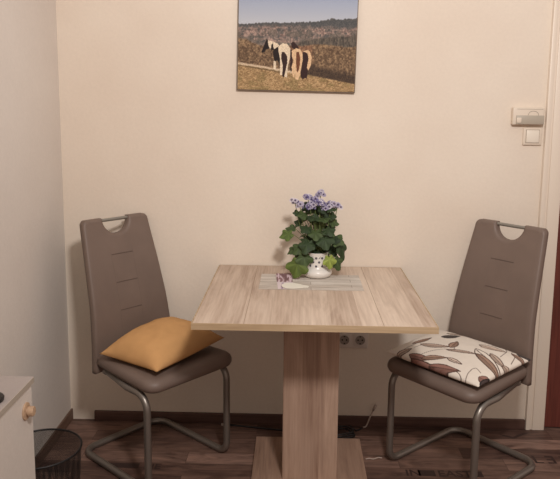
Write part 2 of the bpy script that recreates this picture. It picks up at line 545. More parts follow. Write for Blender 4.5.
def seat_mesh():
    bm = bmesh.new()
    # outline of a rounded rectangle; front edge a little wider and bowed
    def outline(inset):
        f, b, hw, r = .268 - inset, -.135 + inset,   .218 - inset, .055 - inset * .6
        pts = []
        for cx, cy, a0, rr in ((f - r, hw - r, 0, r), (b + .03, hw - .054, 90, .03), (b + .03, -hw + .054, 180, .03), (f - r, -hw + r, 270, r)):
            for k in range(8):
                a = math.radians(a0 + 90 * k / 7)
                pts.append((cx + rr * math.cos(a), cy + rr * math.sin(a)))
        return pts
    prof = [(.034, .403), (.018, .406), (.005, .414), (0, .426), (0, .440), (.003, .450), (.012, .458), (.03, .463), (.08, .465)]
    rings = []
    for ins, z in prof:
        rings.append([bm.verts.new((x, y, z - .006 * max(0, (x - .1) / .17) ** 2 * (1 if z > .43 else 0))) for x, y in outline(ins)])
    n = len(rings[0])
    for P, Q in zip(rings[:-1], rings[1:]):
        for j in range(n): bm.faces.new((P[j], P[(j + 1) % n], Q[(j + 1) % n], Q[j]))
    bm.faces.new(rings[0]); bm.faces.new(rings[-1])
    return bm
def make_chair(label, loc, rotz):
    t = thing('dining_chair', label, 'chair', loc, rotz, 'cantilever dining chairs')
    bm, surf = back_mesh()
    bk = obj('backrest', bm, M['leather'], t, smooth='all')
    bm = bmesh.new()
    for z in (.836, .723, .610):
        tube(bm, [surf(v, z, -.0002) for v in np.linspace(-.052, .052, 9)], .0019, 6)
    for v0 in (-.054, .054):
        tube(bm, [surf(v0, z, -.0009) for z in np.linspace(.47, .862, 26)], .0014, 6, mi=1)
    obj('stitching', bm, [M['leather_seam'], M['leather']], bk)
    bm = bmesh.new()
    zb = Z1 - .010
    ub = back_u((zb - Z0) / (Z1 - Z0)) + .004
    tube(bm, [(ub, -.072, zb), (ub, .072, zb)], .0072, 12)
    obj('handle_bar', bm, M['steel_bright'], bk, smooth=True)
    obj('seat', seat_mesh(), M['leather'], t, smooth=True)
    w, r = .201, .0138
    pts = [(-.09, -w + .035, .396), (.10, -w, .394), (.222, -w, .394), (.222, -w, r), (-.232, -w, r), (-.232, w, r), (.222, w, r), (.222, w, .394), (.10, w, .394), (-.09, w - .035, .396)]
    bm = bmesh.new()
    tube(bm, fillet(pts, [0, .05, .06, .05, .06, .06, .05, .06, .05, 0], 9), r, 14)
    fr = obj('frame', bm, M['steel'], t, smooth='all')
    bm = boxes(((-.10, -w + .02, .384), (-.075, w - .02, .402), .003), ((-.15, -.06, .384), (-.09, .06, .402), .003))
    obj('seat_bracket', bm, M['steel'], fr, smooth=True)
    return t
def copy_tree(o, parent=None):
    c = o.copy(); C.objects.link(c)
    if parent: c.parent = parent
    for ch in list(o.children): copy_tree(ch, c)
    return c
ch0 = make_chair('taupe leatherette cantilever chair left of table holding the mustard cushion', (-.576, 2.615, 0), -.711)
ch1 = copy_tree(ch0)
ch1.location = (.699, 2.584, 0); ch1.rotation_euler = (0, 0, 3.853)
ch1['label'] = 'taupe leatherette cantilever chair beside the door holding the leaf-print cushion'

# ------------------------------------------------------------------ cushions
def pillow(w, d, th, n, flat=.25, power=.5, pinch=.05, bottom=.35):
    vs = []; fs = []
    lin_ = np.sin(np.linspace(-PI / 2, PI / 2, n + 1)) * .35 + np.linspace(-1, 1, n + 1) * .65
    A, B = np.meshgrid(lin_, lin_, indexing='ij')
    px = A * w / 2 * (1 - pinch * (1 - np.abs(A) ** 2) * 0 - pinch * (1 - B ** 2) * np.abs(A) ** 4)
    py = B * d / 2 * (1 - pinch * (1 - A ** 2) * np.abs(B) ** 4)
    e = np.clip((1 - np.abs(A) ** 2.4), 0, 1) ** power * np.clip((1 - np.abs(B) ** 2.4), 0, 1) ** power
    return A, B, px, py, e
def make_pillow(name, w, d, th, n, mat, parent, power, pinch, low, wob=0, seed=1):
    A, B, px, py, e = pillow(w, d, th, n, power=power, pinch=pinch)
    wv = (fbm(A * 2 + 5, B * 2 + 9, seed) - .5) * wob
    zt = low + th * e * (1 + wv)
    zb = low - low * .98 * np.clip(e * 1.8, 0, 1)
    top = np.stack([px, py, zt], -1).reshape(-1, 3)
    m = n + 1
    bmask = np.zeros((m, m), bool); bmask[1:-1, 1:-1] = True
    bi = np.full((m, m), -1); bi[bmask] = np.arange(bmask.sum()) + m * m
    ti = np.arange(m * m).reshape(m, m)
    bi[~bmask] = ti[~bmask]
    bot = np.stack([px, py, zb], -1)[bmask]
    V = np.vstack([top, bot])
    F = []
    for i in range(n):
        for j in range(n):
            F.append((ti[i, j], ti[i + 1, j], ti[i + 1, j + 1], ti[i, j + 1]))
            F.append((bi[i, j], bi[i, j + 1], bi[i + 1, j + 1], bi[i + 1, j]))
    o = obj(name, (V.tolist(), [tuple(int(q) for q in f) for f in F]), mat, parent, smooth='all')
    return o, V
def chair_pt(ch, u, v, z):
    c, s = math.cos(ch.rotation_euler.z), math.sin(ch.rotation_euler.z)
    return (ch.location.x + c * u - s * v, ch.location.y + s * u + c * v, z)

cu0, _ = make_pillow('cushion', .312, .395, .094, 40, M['orange'], None, .62, .06, .022, .25, 3)
tag(cu0, 'plump mustard cushion lying on the left chair', 'cushion')
cu0.location = chair_pt(ch0, .069, -.001, .4755); cu0.rotation_euler = (math.radians(2.4), 0, ch0.rotation_euler.z + math.radians(8))

NC = 170
cu1, V = make_pillow('cushion', .350, .43, .032, NC, M['leaf_print'], None, .42, .02, .016, .2, 8)
tag(cu1, 'flat white cushion printed with brown leaves on the right chair', 'cushion')
cu1.location = chair_pt(ch1, .070, .0, .4735); cu1.rotation_euler = (0, math.radians(2.6), ch1.rotation_euler.z)
def leaf_cols(V):
    # pattern frame: X = across the seat (v), Y = towards the backrest
    X, Y = V[:, 1], -V[:, 0]
    base = np.tile(np_lin((226, 214, 200)), (len(V), 1))
    base *= (.96 + .06 * fbm(X * 60 + 9, Y * 60 + 9, 5))[:, None]
    def curve(pts, wd, col):
        P = np.array([[p.x, p.y] for p in smooth_path([(a, b, 0) for a, b in pts], 6)])
        dmin = np.full(len(V), 9.0)
        for a, b in zip(P[:-1], P[1:]):
            ab = b - a; L2 = ab @ ab + 1e-12
            t = np.clip(((X - a[0]) * ab[0] + (Y - a[1]) * ab[1]) / L2, 0, 1)
            dmin = np.minimum(dmin, np.hypot(X - a[0] - t * ab[0], Y - a[1] - t * ab[1]))
        k = np.clip((wd - dmin) / (wd * .5) , 0, 1)[:, None]
        base[:] = base * (1 - k) + np_lin(col) * k
    def leaf(cx, cy, ang, ln, wd, fill, edge, bend=0.0, shade=.3, alpha=.95):
        a = math.radians(ang); c, s = math.cos(a), math.sin(a)
        x = (X - cx) * c + (Y - cy) * s; y = -(X - cx) * s + (Y - cy) * c
        y = y - bend * (x / ln) ** 2 * ln
        t = x / ln + .5
        tt = np.clip(t, 0, 1)
        hw = wd * (np.sin(PI * tt ** .8)) ** .9
        ins = (t > 0) & (t < 1) & (np.abs(y) < hw)
        q = np.abs(y) / (hw + 1e-6)
        if fill is not None:
            f = np_lin(fill) * (1 + shade * (np.where(y > 0, .6, -.5)))[:, None]
            base[ins] = base[ins] * (1 - alpha) + f[ins] * alpha
        if edge is not None:
            ring = (t > -.01) & (t < 1.01) & (np.abs(np.abs(y) - hw) < .0022)
            vein = ins & (np.abs(y) < .0013)
            for mk in (ring, vein): base[mk] = np_lin(edge)
    br, dk, tp, rd, ln_ = (148, 118, 100), (66, 56, 54), (176, 154, 138), (132, 92, 80), (84, 62, 54)
    lt = (198, 178, 162)
    def q(x, y):      # a sketch of the fabric measured off at an angle -> metres on the cushion
        return .000714 * x + .001591 * y - .3865, .000869 * x - .002260 * y + .0324
    def lf(x0, y0, x1, y1, wd, fill, edge, bend=0.0, shade=.3):
        a, b = q(x0, y0), q(x1, y1)
        leaf((a[0] + b[0]) / 2, (a[1] + b[1]) / 2, math.degrees(math.atan2(b[1] - a[1], b[0] - a[0])), math.hypot(b[0] - a[0], b[1] - a[1]), wd * 1.2, fill, edge, bend, shade)
    def st(*pts): curve([q(*p_) for p_ in pts], .0018, ln_)
    st((150, 130), (200, 122), (262, 125), (335, 140)); st((262, 125), (263, 105)); st((185, 168), (235, 178), (280, 192), (300, 222))
    st((300, 215), (312, 195), (335, 184), (352, 196)); st((120, 105), (160, 98), (210, 104)); st((455, 165), (470, 145), (462, 128), (490, 118))
    st((340, 130), (385, 165), (412, 200), (418, 222)); st((420, 150), (445, 128), (438, 108)); st((60, 118), (100, 100), (150, 80))
    lf(213, 70, 282, 66, .017, dk, (40, 34, 34), .1)
    lf(112, 90, 178, 70, .011, br, ln_, .1)
    lf(138, 96, 246, 116, .015, tp, ln_, .15)
    lf(250, 118, 272, 92, .014, br, ln_)
    lf(236, 124, 342, 142, .010, tp, ln_, -.1)
    lf(105, 124, 182, 150, .015, rd, ln_, .1)
    lf(150, 140, 240, 150, .013, br, ln_, -.1)
    lf(110, 135, 200, 168, .010, rd, ln_, .2)
    lf(178, 160, 285, 190, .015, rd, ln_, .1)
    lf(205, 180, 250, 200, .018, dk, (40, 34, 34))
    lf(240, 150, 290, 172, .010, lt, ln_)
    lf(348, 106, 442, 132, .019, lt, ln_, .15)
    lf(352, 116, 440, 130, .009, tp, None, .1)
    lf(334, 124, 416, 200, .022, None, ln_, .1)
    lf(342, 140, 418, 204, .015, br, ln_, -.1)
    lf(385, 140, 432, 180, .012, tp, ln_, .1)
    lf(425, 172, 462, 188, .013, tp, ln_)
    lf(345, 205, 388, 218, .020, rd, ln_)
    lf(352, 226, 385, 205, .012, dk, (40, 34, 34))
    lf(480, 126, 530, 146, .017, dk, (40, 34, 34), .1)
    lf(462, 132, 508, 160, .010, br, ln_, -.1)
    lf(395, 100, 452, 108, .010, lt, ln_)
    lf(60, 118, 112, 108, .012, tp, ln_)
    lf(230, 50, 300, 60, .010, tp, ln_)
    return base
set_col(cu1, leaf_cols(V))

# ================================================================== PICTURE (canvas print of ponies on a hillside)
pic = thing('wall_picture', 'unframed canvas print of three ponies standing on a hillside', 'picture', (-.004, WALL_Y, 1.721))
pic.rotation_euler = (0, math.radians(.9), 0)
PW, PH = .506, .405
bm = boxes(((-PW / 2, -.021, -PH / 2), (PW / 2, -.001, PH / 2), .003))
obj('canvas', bm, M['canvas_edge'], pic)
nx, ny = 330, 264
gx, gy = np.meshgrid(np.linspace(0, 1, nx + 1), np.linspace(0, 1, ny + 1), indexing='ij')
V = np.stack([(gx - .5) * (PW - .007), np.full_like(gx, -.0214), (gy - .5) * (PH - .007)], -1).reshape(-1, 3)
idx = np.arange((nx + 1) * (ny + 1)).reshape(nx + 1, ny + 1)
F = np.stack([idx[:-1, :-1], idx[1:, :-1], idx[1:, 1:], idx[:-1, 1:]], -1).reshape(-1, 4)
cv = obj('print', (V.tolist(), F.tolist()), M['canvas_print'], pic)
def paint(u, v):
    # painted in a 0..117 x 0..95 sheet (y down)
    x = u * 117; y = (1 - v) * 95 - 4.0
    col = np.zeros((len(x), 3))
    d = lambda a, b, k: np.array(a) * (1 - k[:, None]) + np.array(b) * k[:, None]
    def put(mask, c):
        c = c if np.ndim(c) == 2 else np.tile(np.array(c, float), (len(x), 1))
        w = np.clip(mask, 0, 1)[:, None] if mask.dtype != bool else mask.astype(float)[:, None]
        col[:] = col * (1 - w) + c * w
    edge = lambda t, s_=1.2: np.clip(t / s_ + .5, 0, 1)
    n1 = fbm(x * .30 + 3, y * .42, 11); n2 = fbm(x * .75, y * .6 + 7, 12); n3 = fbm(x * 1.5, y * 1.5, 13); n4 = fbm(x * .14, y * .2 + 2, 14)
    fin = (fbm(x * 2.6, y * 1.9, 15) - .5)
    ct = lambda n, lo, hi: np.clip((n - lo) / (hi - lo), 0, 1)
    put(np.ones(len(x)), d((156, 165, 184), (184, 187, 193), np.clip(y / 24, 0, 1)))
    hor = np.interp(x, [0, 12, 30, 45, 60, 75, 90, 93, 96, 105, 117], [27, 26.5, 24.8, 25, 24.2, 23.2, 20.8, 19.0, 20.6, 20.0, 19.0]) - 1.6 * vnoise(x * .9, y * 0, 4)
    put(edge(y - hor, 1.0), d((84, 82, 80), (136, 120, 110), ct(n2, .3, .7)))
    band = np.interp(x, [0, 45, 65, 80, 95, 117], [3, 3, 4, 6, 8, 9])
    put(edge(y - hor, 1.0) * edge(band + hor - y + 4 * (n2 - .5), 3) * .9, d((66, 70, 72), (96, 94, 92), ct(n3, .3, .7)))
    put(edge(y - hor - band, 4) * ct(n1, .38, .58) * .85, d((122, 100, 92), (178, 150, 136), ct(n2, .3, .65)))
    put(edge(y - hor - band - 3, 4) * ct(n4, .5, .6) * .6, d((80, 76, 70), (112, 104, 94), ct(n3, .3, .7)))
    put(edge(x - 62 + 6 * n1, 6) * edge(y - np.interp(x, [55, 62, 80, 117], [44, 42, 38.5, 35]) + 2 * (n2 - .5), 2) * .92, d((64, 60, 56), (108, 98, 86), ct(fbm(x * 1.6, y * .35, 21), .3, .7)))
    ridge = np.interp(x, [0, 8, 16, 25, 40, 62, 68, 75, 85, 95, 105, 117], [40, 41, 45, 47, 47, 46.5, 46, 44.6, 44.2, 45, 46.5, 46]) + 2.2 * (n2 - .5)
    put(edge(y - ridge, 1.6), d((92, 72, 56), (162, 134, 102), ct(.55 * n2 + .45 * n1, .36, .62)))
    put(edge(y - ridge - 3, 4) * ct(n1, .50, .64) * .7, d((70, 54, 42), (100, 80, 62), ct(n3, .3, .7)))
    put(edge(x - 50, 4) * edge(74 - x, 4) * edge(y - ridge, 2) * edge(62 - y, 4) * .7, d((104, 72, 56), (164, 122, 94), ct(n2, .3, .7)))
    put(edge(x - 66, 4) * edge(y - np.interp(x, [66, 76, 90, 117], [62, 66, 69, 74]) - 6 * (n1 - .5), 4) * .85, d((52, 42, 38), (92, 74, 58), ct(n3, .3, .8)))
    fld = np.interp(x, [0, 20, 40, 60, 80, 100, 117], [64.5, 67, 70, 73, 76.5, 80, 83]) + 1.2 * (n2 - .5)
    put(edge(y - fld, 1.2), d((126, 100, 68), (190, 158, 116), ct(.5 * fbm(x * .5, y * 1.6, 31) + .5 * n3, .34, .64)))
    put(edge(y - fld, 2) * ct(n4, .5, .62) * .35, (116, 104, 66))
    put(edge(1.1 - np.abs(y - fld - .4), .8) * edge(60 - x, 8) * .9, (204, 182, 154))
    put(edge(.8 - np.abs(y - fld - 2.4), .8) * edge(42 - x, 8) * .6, (98, 80, 58))
    col[:] = col * (1 + .55 * fin * np.clip((y - 22) / 6, 0, 1))[:, None]
    # ponies: polygons in units of 1/7.98 sheet, sheet offset (19, 30)
    X = (x - 19) * 7.98; Y = (y - 30) * 7.98
    jx = X + (n3 - .5) * 5; jy = Y + (fbm(x * 1.5 + 40, y * 1.5, 51) - .5) * 5
    cream, tan, black, brown, dbr = (228, 208, 180), (222, 186, 146), (42, 34, 32), (112, 70, 50), (58, 40, 38)
    polys = [
        (black, [(32, 188), (48, 150), (60, 112), (70, 92), (76, 78), (84, 92), (98, 120), (98, 155), (72, 165), (48, 192)]),
        (cream, [(84, 92), (122, 100), (120, 140), (102, 158), (88, 130)]),
        (black, [(112, 122), (132, 118), (130, 168), (108, 168)]),
        (cream, [(125, 100), (165, 118), (178, 140), (165, 150), (140, 170), (128, 140)]),
        (black, [(126, 168), (150, 150), (172, 135), (186, 170), (196, 240), (194, 300), (162, 245), (142, 262), (128, 215)]),
        (cream, [(132, 250), (150, 258), (154, 322), (134, 322)]),
        (cream, [(168, 140), (200, 112), (235, 116), (262, 150), (270, 182), (256, 250), (246, 300), (242, 382), (220, 374), (218, 240), (210, 300), (206, 366), (186, 362), (184, 240), (170, 175)]),
        (dbr, [(195, 182), (215, 178), (240, 214), (242, 262), (230, 330), (216, 386), (203, 372), (206, 290), (192, 230)]),
        (dbr, [(268, 108), (282, 96), (300, 106), (334, 150), (290, 158), (272, 140)]),
        (dbr, [(262, 160), (282, 165), (284, 240), (282, 335), (268, 330), (262, 240)]),
        (dbr, [(352, 200), (372, 172), (400, 164), (424, 180), (418, 250), (406, 300), (402, 390), (384, 384), (370, 396), (352, 380), (348, 320), (356, 250)]),
        (tan, [(276, 170), (308, 150), (342, 158), (360, 190), (364, 240), (354, 300), (346, 362), (332, 400), (310, 396), (306, 330), (300, 384), (282, 352), (278, 300), (290, 250), (276, 205)]),
        (brown, [(310, 180), (332, 178), (344, 230), (340, 300), (330, 342), (318, 332), (310, 260)]),
        (tan, [(366, 172), (394, 160), (420, 174), (434, 215), (430, 280), (412, 322), (398, 300), (410, 230), (400, 188), (384, 180)]),
    ]
    for c, P in polys:
        mk = in_poly(jx, jy, P)
        sh = .78 + .38 * n3
        col[mk] = np.array(c) * sh[mk][:, None]
    return np_lin(np.clip(col, 0, 255))
set_col(cv, paint(gx.ravel(), gy.ravel()))

# ================================================================== WALL FITTINGS
box1 = thing('wall_control_box', 'cream control box with grey lower panel above the light switch', 'control box', (.984, WALL_Y, 1.424))
bm = boxes(((-.066, -.028, -.037), (.066, 0, .037), .005, 3))
body = obj('housing', bm, M['cream_plastic'], box1, smooth=True)
bm = boxes(((-.052, -.033, -.034), (.0655, -.026, .0035), .002))
obj('lower_panel', bm, M['grey_plastic'], box1, smooth=True)
bm = boxes(((-.050, -.0355, -.028), (-.031, -.031, -.006), .0015))
obj('button', bm, M['cream_plastic'], box1, smooth=True)
bm = bmesh.new()
tube(bm, [(.020 + .022 * math.cos(a), -.0283, .004 + .018 * math.sin(a)) for a in np.linspace(0, PI, 15)], .0011, 6)
tube(bm, [(-.050, -.0283, .030), (.060, -.0283, .030)], .0008, 6)
obj('dial_arc', bm, M['line_grey'], box1)
sw = thing('light_switch', 'square white rocker light switch below the control box', 'switch', (1.0125, WALL_Y, 1.338))
obj('surround', boxes(((-.040, -.010, -.038), (.040, 0, .038), .004, 3)), M['cream_plastic'], sw, smooth=True)
obj('rocker', boxes(((-.027, -.0145, -.027), (.027, -.009, .027), .0025, 2)), M['white_plastic'], sw, smooth=True)
bm = boxes(((-.029, -.0104, -.029), (.029, -.0098, .029)))
obj('gap', bm, M['line_grey'], sw)

so = thing('wall_socket', 'white double power socket on wall behind the table column', 'socket', (.2635, WALL_Y, .4125))
obj('surround', boxes(((-.072, -.009, -.040), (.072, 0, .040), .004, 3)), M['socket_white'], so, smooth=True)
for cx in (-.0355, .0355):
    bm = bmesh.new()
    box(bm, (cx - .029, -.012, -.029), (cx + .029, -.008, .029), .002)
    ins = obj('socket_insert', bm, M['socket_white'], so, smooth=True)
    bm = bmesh.new(); lathe(bm, [(0, .0005), (.018, .0005), (.0195, .003), (.0215, .003), (.0215, 0)], 28)
    bmesh.ops.rotate(bm, verts=bm.verts[:], cent=(0, 0, 0), matrix=Matrix.Rotation(PI / 2, 3, 'X'))
    bmesh.ops.translate(bm, verts=bm.verts[:], vec=(cx, -.012, 0))
    cup = obj('recess', bm, M['socket_in'], ins, smooth=True)
    bm = bmesh.new()
    for hx in (-.0095, .0095):
        tube(bm, [(cx + hx, -.0125, 0), (cx + hx, -.0135, 0)], .0038, 10)
    for hz in (-.017, .017):
        box(bm, (cx - .003, -.0145, hz - .003), (cx + .003, -.0125, hz + .003))
    obj('pin_hole', bm, M['hole'], ins)

# ================================================================== TABLE DRESSING
ZS = ZT + .0005
mt = tag(obj('table_mat', boxes(((-.205, -.118, 0), (.205, .118, .0012))), M['mat_print'], None, (.064, 2.642, ZS)),
         'grey table mat printed like weathered boards under the flowerpot', 'table mat')
# leaflet and leaf-shaped tag
n = 24
gx, gy = np.meshgrid(np.linspace(0, 1, n + 1), np.linspace(0, 1, n + 1), indexing='ij')
curl = .012 * np.clip(gy - .55, 0, 1) ** 1.5 * 3
V = np.stack([(gx - .5) * .064, (gy - .5) * .20, .0003 + curl], -1).reshape(-1, 3)
idx = np.arange((n + 1) ** 2).reshape(n + 1, n + 1)
F = np.stack([idx[:-1, :-1], idx[1:, :-1], idx[1:, 1:], idx[:-1, 1:]], -1).reshape(-1, 4)
lf = obj('leaflet', (V.tolist(), F.tolist()), M['leaflet'], None, (-.040, 2.628, ZS + .0014), True, math.radians(4))
u, v = gx.ravel(), gy.ravel()
c = np.tile(np_lin((214, 198, 200)), (len(u), 1))
nn = fbm(u * 7, v * 7, 77)
blossom = (v > .50); c[blossom] = np_lin((128, 96, 98)) * (.55 + .9 * nn[blossom])[:, None]
hl = blossom & (nn > .60); c[hl] = np_lin((206, 184, 190))
pl = (v < .5) & (np.abs(u - .30 - .3 * (v - .25)) < .07); c[pl] = np_lin((176, 156, 170))
set_col(lf, c)
tag(lf, 'small pinkish leaflet with a dark blossom picture on the table mat', 'leaflet')
bm = bmesh.new()
ring_t = []; ring_b = []
for k in range(28):
    a = 2 * PI * k / 28
    x = .048 * math.cos(a); y = .038 * math.sin(a) * (1 - .35 * math.cos(a))
    x += .012 * (1 if math.cos(a) > .9 else 0)
    ring_t.append(bm.verts.new((x, y, .0022))); ring_b.append(bm.verts.new((x, y, 0)))
bm.faces.new(ring_t); bm.faces.new(list(reversed(ring_b)))
for k in range(28): bm.faces.new((ring_t[k], ring_b[k], ring_b[(k + 1) % 28], ring_t[(k + 1) % 28]))
tg = obj('plant_tag', bm, new_mat('tag_white', rgb(232, 226, 212), .5), None, (-.004, 2.566, ZS + .0030))
tg.rotation_euler = (0, math.radians(1), math.radians(-6))
tag(tg, 'white leaf-shaped tag lying partly on the leaflet', 'tag')

# ------------------------------------------------------------------ potted plant
PX, PY = .093, 2.735
plant = thing('potted_plant', 'violet flowering plant in a white spotted pot on the table', 'plant', (PX, PY, ZS + .0013))
prof = [(0, 0), (.046, 0), (.056, .006), (.0615, .016), (.0620, .024), (.058, .032), (.050, .037), (.0455, .042), (.0435, .060), (.0425, .080), (.0445, .100), (.0455, .104), (.0440, .106), (.0415, .102), (.040, .092), (0, .092)]
bm = bmesh.new(); lathe(bm, prof, 40)
pot = obj('pot', bm, M['pot'], plant, smooth=True)
bm = bmesh.new()
for row, z in enumerate((.052, .069, .086)):
    r = interp(z, [(.042, .0455), (.060, .0435), (.080, .0425), (.100, .0445)]) + .0003
    for k in range(11):
        a = 2 * PI * (k + .5 * (row % 2)) / 11
        cen = Vector((r * math.cos(a), r * math.sin(a), z)); nrm = Vector((math.cos(a), math.sin(a), 0)); tt = Vector((-math.sin(a), math.cos(a), 0))
        vs = [bm.verts.new(cen + nrm * .0004 + tt * (.0050 * math.cos(b)) + Vector((0, 0, .0050 * math.sin(b)))) for b in np.linspace(0, 2 * PI, 11)[:-1]]
        bm.faces.new(vs)
obj('pot_dots', bm, M['pot_dot'], pot)
bm = bmesh.new(); lathe(bm, [(0, .096), (.030, .095), (.0402, .0925)], 24)
obj('soil', bm, M['soil'], plant)

leafV, leafF, leafC = [], [], []
stem_bm = bmesh.new()
def add_leaf(c, size, tip, nrm, g, lob=.15, elong=1.0, droop=.25, stem_from=None, seed=0):
    """c: leaf centre; tip: direction of the tip; nrm: upper-face normal"""
    c = Vector(c); t = Vector(tip).normalized(); nrm = Vector(nrm); nrm = (nrm - t * nrm.dot(t)).normalized()
    s = t.cross(nrm)
    r_ = random.Random(seed)
    ph = [r_.uniform(0, 6) for _ in range(3)]
    base0 = len(leafV); R, K = 7, 40
    ga = np_lin(g) * .88
    leafV.append(tuple(c)); leafC.append(ga * .9)
    for i in range(1, R + 1):
        q = i / R
        for k in range(K):
            a = 2 * PI * k / K
            rad = .80 + .20 * math.cos(a)
            rad *= 1 - .42 * max(0, math.cos(a - PI)) ** 6 * 1.0
            edge = 1 + lob * math.cos(5 * a) + .035 * math.cos(13 * a + ph[0]) + .04 * math.sin(3 * a + ph[1])
            rr = size * q * rad * (1 + (edge - 1) * q)
            x, y = rr * math.cos(a) * elong, rr * math.sin(a)
            z = -droop * (x * x + .6 * y * y) / size + .09 * size * math.cos(5 * a + .5) * q * q + .03 * size * math.sin(7 * a + ph[2]) * q * q
            leafV.append(tuple(c + t * x + s * y + nrm * z))
            vein = .5 + .5 * math.cos(5 * a)
            leafC.append(ga * (.78 + .34 * (vein ** 6) + .10 * math.sin(9 * a + 5 * q)))
    for k in range(K):
        leafF.append((base0, base0 + 1 + k, base0 + 1 + (k + 1) % K))
        for i in range(R - 1):
            a0 = base0 + 1 + i * K
            leafF.append((a0 + k, a0 + K + k, a0 + K + (k + 1) % K, a0 + (k + 1) % K))
    b = c - t * size * .35 * elong
    st = Vector(stem_from) if stem_from else Vector((c.x * .25, c.y * .25, max(.095, c.z * .55)))
    mid = (b + st) / 2 + Vector((0, 0, .012))
    tube(stem_bm, smooth_path([st, mid, b], 4), .0013, 6)
def P(px, py, dy=0.0):      # photo-plane measure of the plant -> metres from the pot foot
    return ((px - 316.5) * .00412, dy, (280 - py) * .00412)
dkg, mdg, ltg, ylg = (58, 74, 46), (76, 92, 54), (108, 124, 62), (142, 156, 76)
LV = [  # (px, py, depth, size, tip, normal, colour, elong)
    (296.5, 265, -.055, .052, (-.25, -.35, -1), (-.2, -1, .45), (96, 112, 52), 1.0),
    (303, 258, -.05, .040, (.1, -.5, -1), (.1, -1, .5), mdg, 1.0),
    (287, 236, -.02, .034, (-1, -.2, -.25), (-.3, -.7, .7), (94, 112, 56), 1.05),
    (291, 232, .03, .028, (-1, .2, .1), (-.2, -.5, .9), mdg, 1.0),
    (340, 248, -.01, .040, (.45, -.1, -1), (.8, -.7, .35), dkg, 1.35),
    (334, 240, -.03, .036, (.8, -.3, -.3), (.2, -.8, .7), mdg, 1.0),
    (328, 259, -.062, .031, (.15, -.3, -1), (.2, -1, .3), (150, 164, 78), 1.15),
    (335, 262, -.03, .034, (.5, -.2, -1), (.5, -1, .3), mdg, 1.1),
    (323, 239, -.055, .042, (.2, -.6, -.7), (.1, -.9, .6), dkg, 1.0),
    (306, 244, -.05, .040, (-.3, -.6, -.7), (-.2, -.9, .6), dkg, 1.0),
    (299, 249, -.03, .036, (-.7, -.4, -.5), (-.3, -.9, .6), mdg, 1.0),
    (314, 233, -.045, .034, (.0, -.6, -.5), (0, -.8, .7), mdg, 1.0),
    (326, 230, -.04, .032, (.4, -.5, -.4), (.2, -.8, .7), dkg, 1.0),
    (305, 229, -.03, .030, (-.5, -.5, -.3), (-.2, -.8, .7), dkg, 1.0),
    (303, 216, -.02, .029, (-.8, -.4, .0), (-.2, -.8, .8), mdg, 1.0),
    (312, 218, -.03, .030, (-.2, -.7, -.1), (0, -.7, .8), dkg, 1.0),
    (321, 219, -.035, .030, (.3, -.7, -.1), (.1, -.7, .8), mdg, 1.0),
    (328, 217, -.01, .027, (.9, -.3, .0), (.2, -.7, .8), dkg, 1.0),
    (331, 224, .0, .026, (.9, -.2, -.2), (.3, -.7, .8), mdg, 1.0),
    (296, 215, .0, .020, (-1, -.2, .1), (-.2, -.7, .8), dkg, 1.0),
    (311, 209, .0, .024, (-.3, -.5, .4), (-.1, -.9, .5), mdg, 1.0),
    (322, 210, .0, .024, (.4, -.5, .4), (.1, -.9, .5), dkg, 1.0),
    (331, 210, .0, .018, (.9, -.2, .4), (.2, -.9, .5), mdg, 1.0),
    (298, 226, .02, .024, (-.8, .3, .2), (-.1, -.8, .7), dkg, 1.0),
    (318, 225, .03, .036, (.1, .8, -.1), (0, -.5, .9), dkg, 1.0),
    (328, 236, .04, .040, (.6, .7, -.2), (.1, -.4, .9), dkg, 1.0),
    (305, 238, .045, .040, (-.5, .8, -.2), (-.1, -.4, .9), mdg, 1.0),
    (316, 250, .05, .044, (0, 1, -.5), (0, .2, 1), dkg, 1.0),
    (300, 256, .045, .040, (-.7, .6, -.7), (-.3, .2, 1), dkg, 1.0),
    (336, 254, .045, .040, (.7, .6, -.6), (.3, .2, 1), dkg, 1.0),
    (332, 251, .012, .034, (.5, -.2, -.9), (.5, -.8, .4), dkg, 1.0),
    (293, 252, -.01, .030, (-1, -.2, -.5), (-.4, -.6, .8), mdg, 1.0),
]
rl = random.Random(21)
for k in range(46):
    t = rl.random(); py = 208 + 52 * t
    half = 11 + 11 * t if t < .75 else 16
    px = 316 + rl.uniform(-1, 1) * half; dy = rl.uniform(-.042, .05)
    sx = (px - 316) / 20
    LV.append((px, py, dy, rl.uniform(.019, .030), (sx * 1.2 + rl.uniform(-.4, .4), dy * 10 + rl.uniform(-.5, .2), rl.uniform(-.9, .3)),
               (sx * .5 + rl.uniform(-.3, .3), -.75, rl.uniform(.3, .9)), rl.choice([dkg, dkg, (50, 64, 42), mdg]), rl.uniform(.9, 1.15)))
for i, (px, py, dy, sz, tip, nr, g, el) in enumerate(LV):
    add_leaf(P(px, py, dy), sz, tip, nr, g, elong=el, seed=i)
fo = obj('foliage', (leafV, leafF), M['leaves'], plant, smooth='all')
set_col(fo, np.array(leafC))
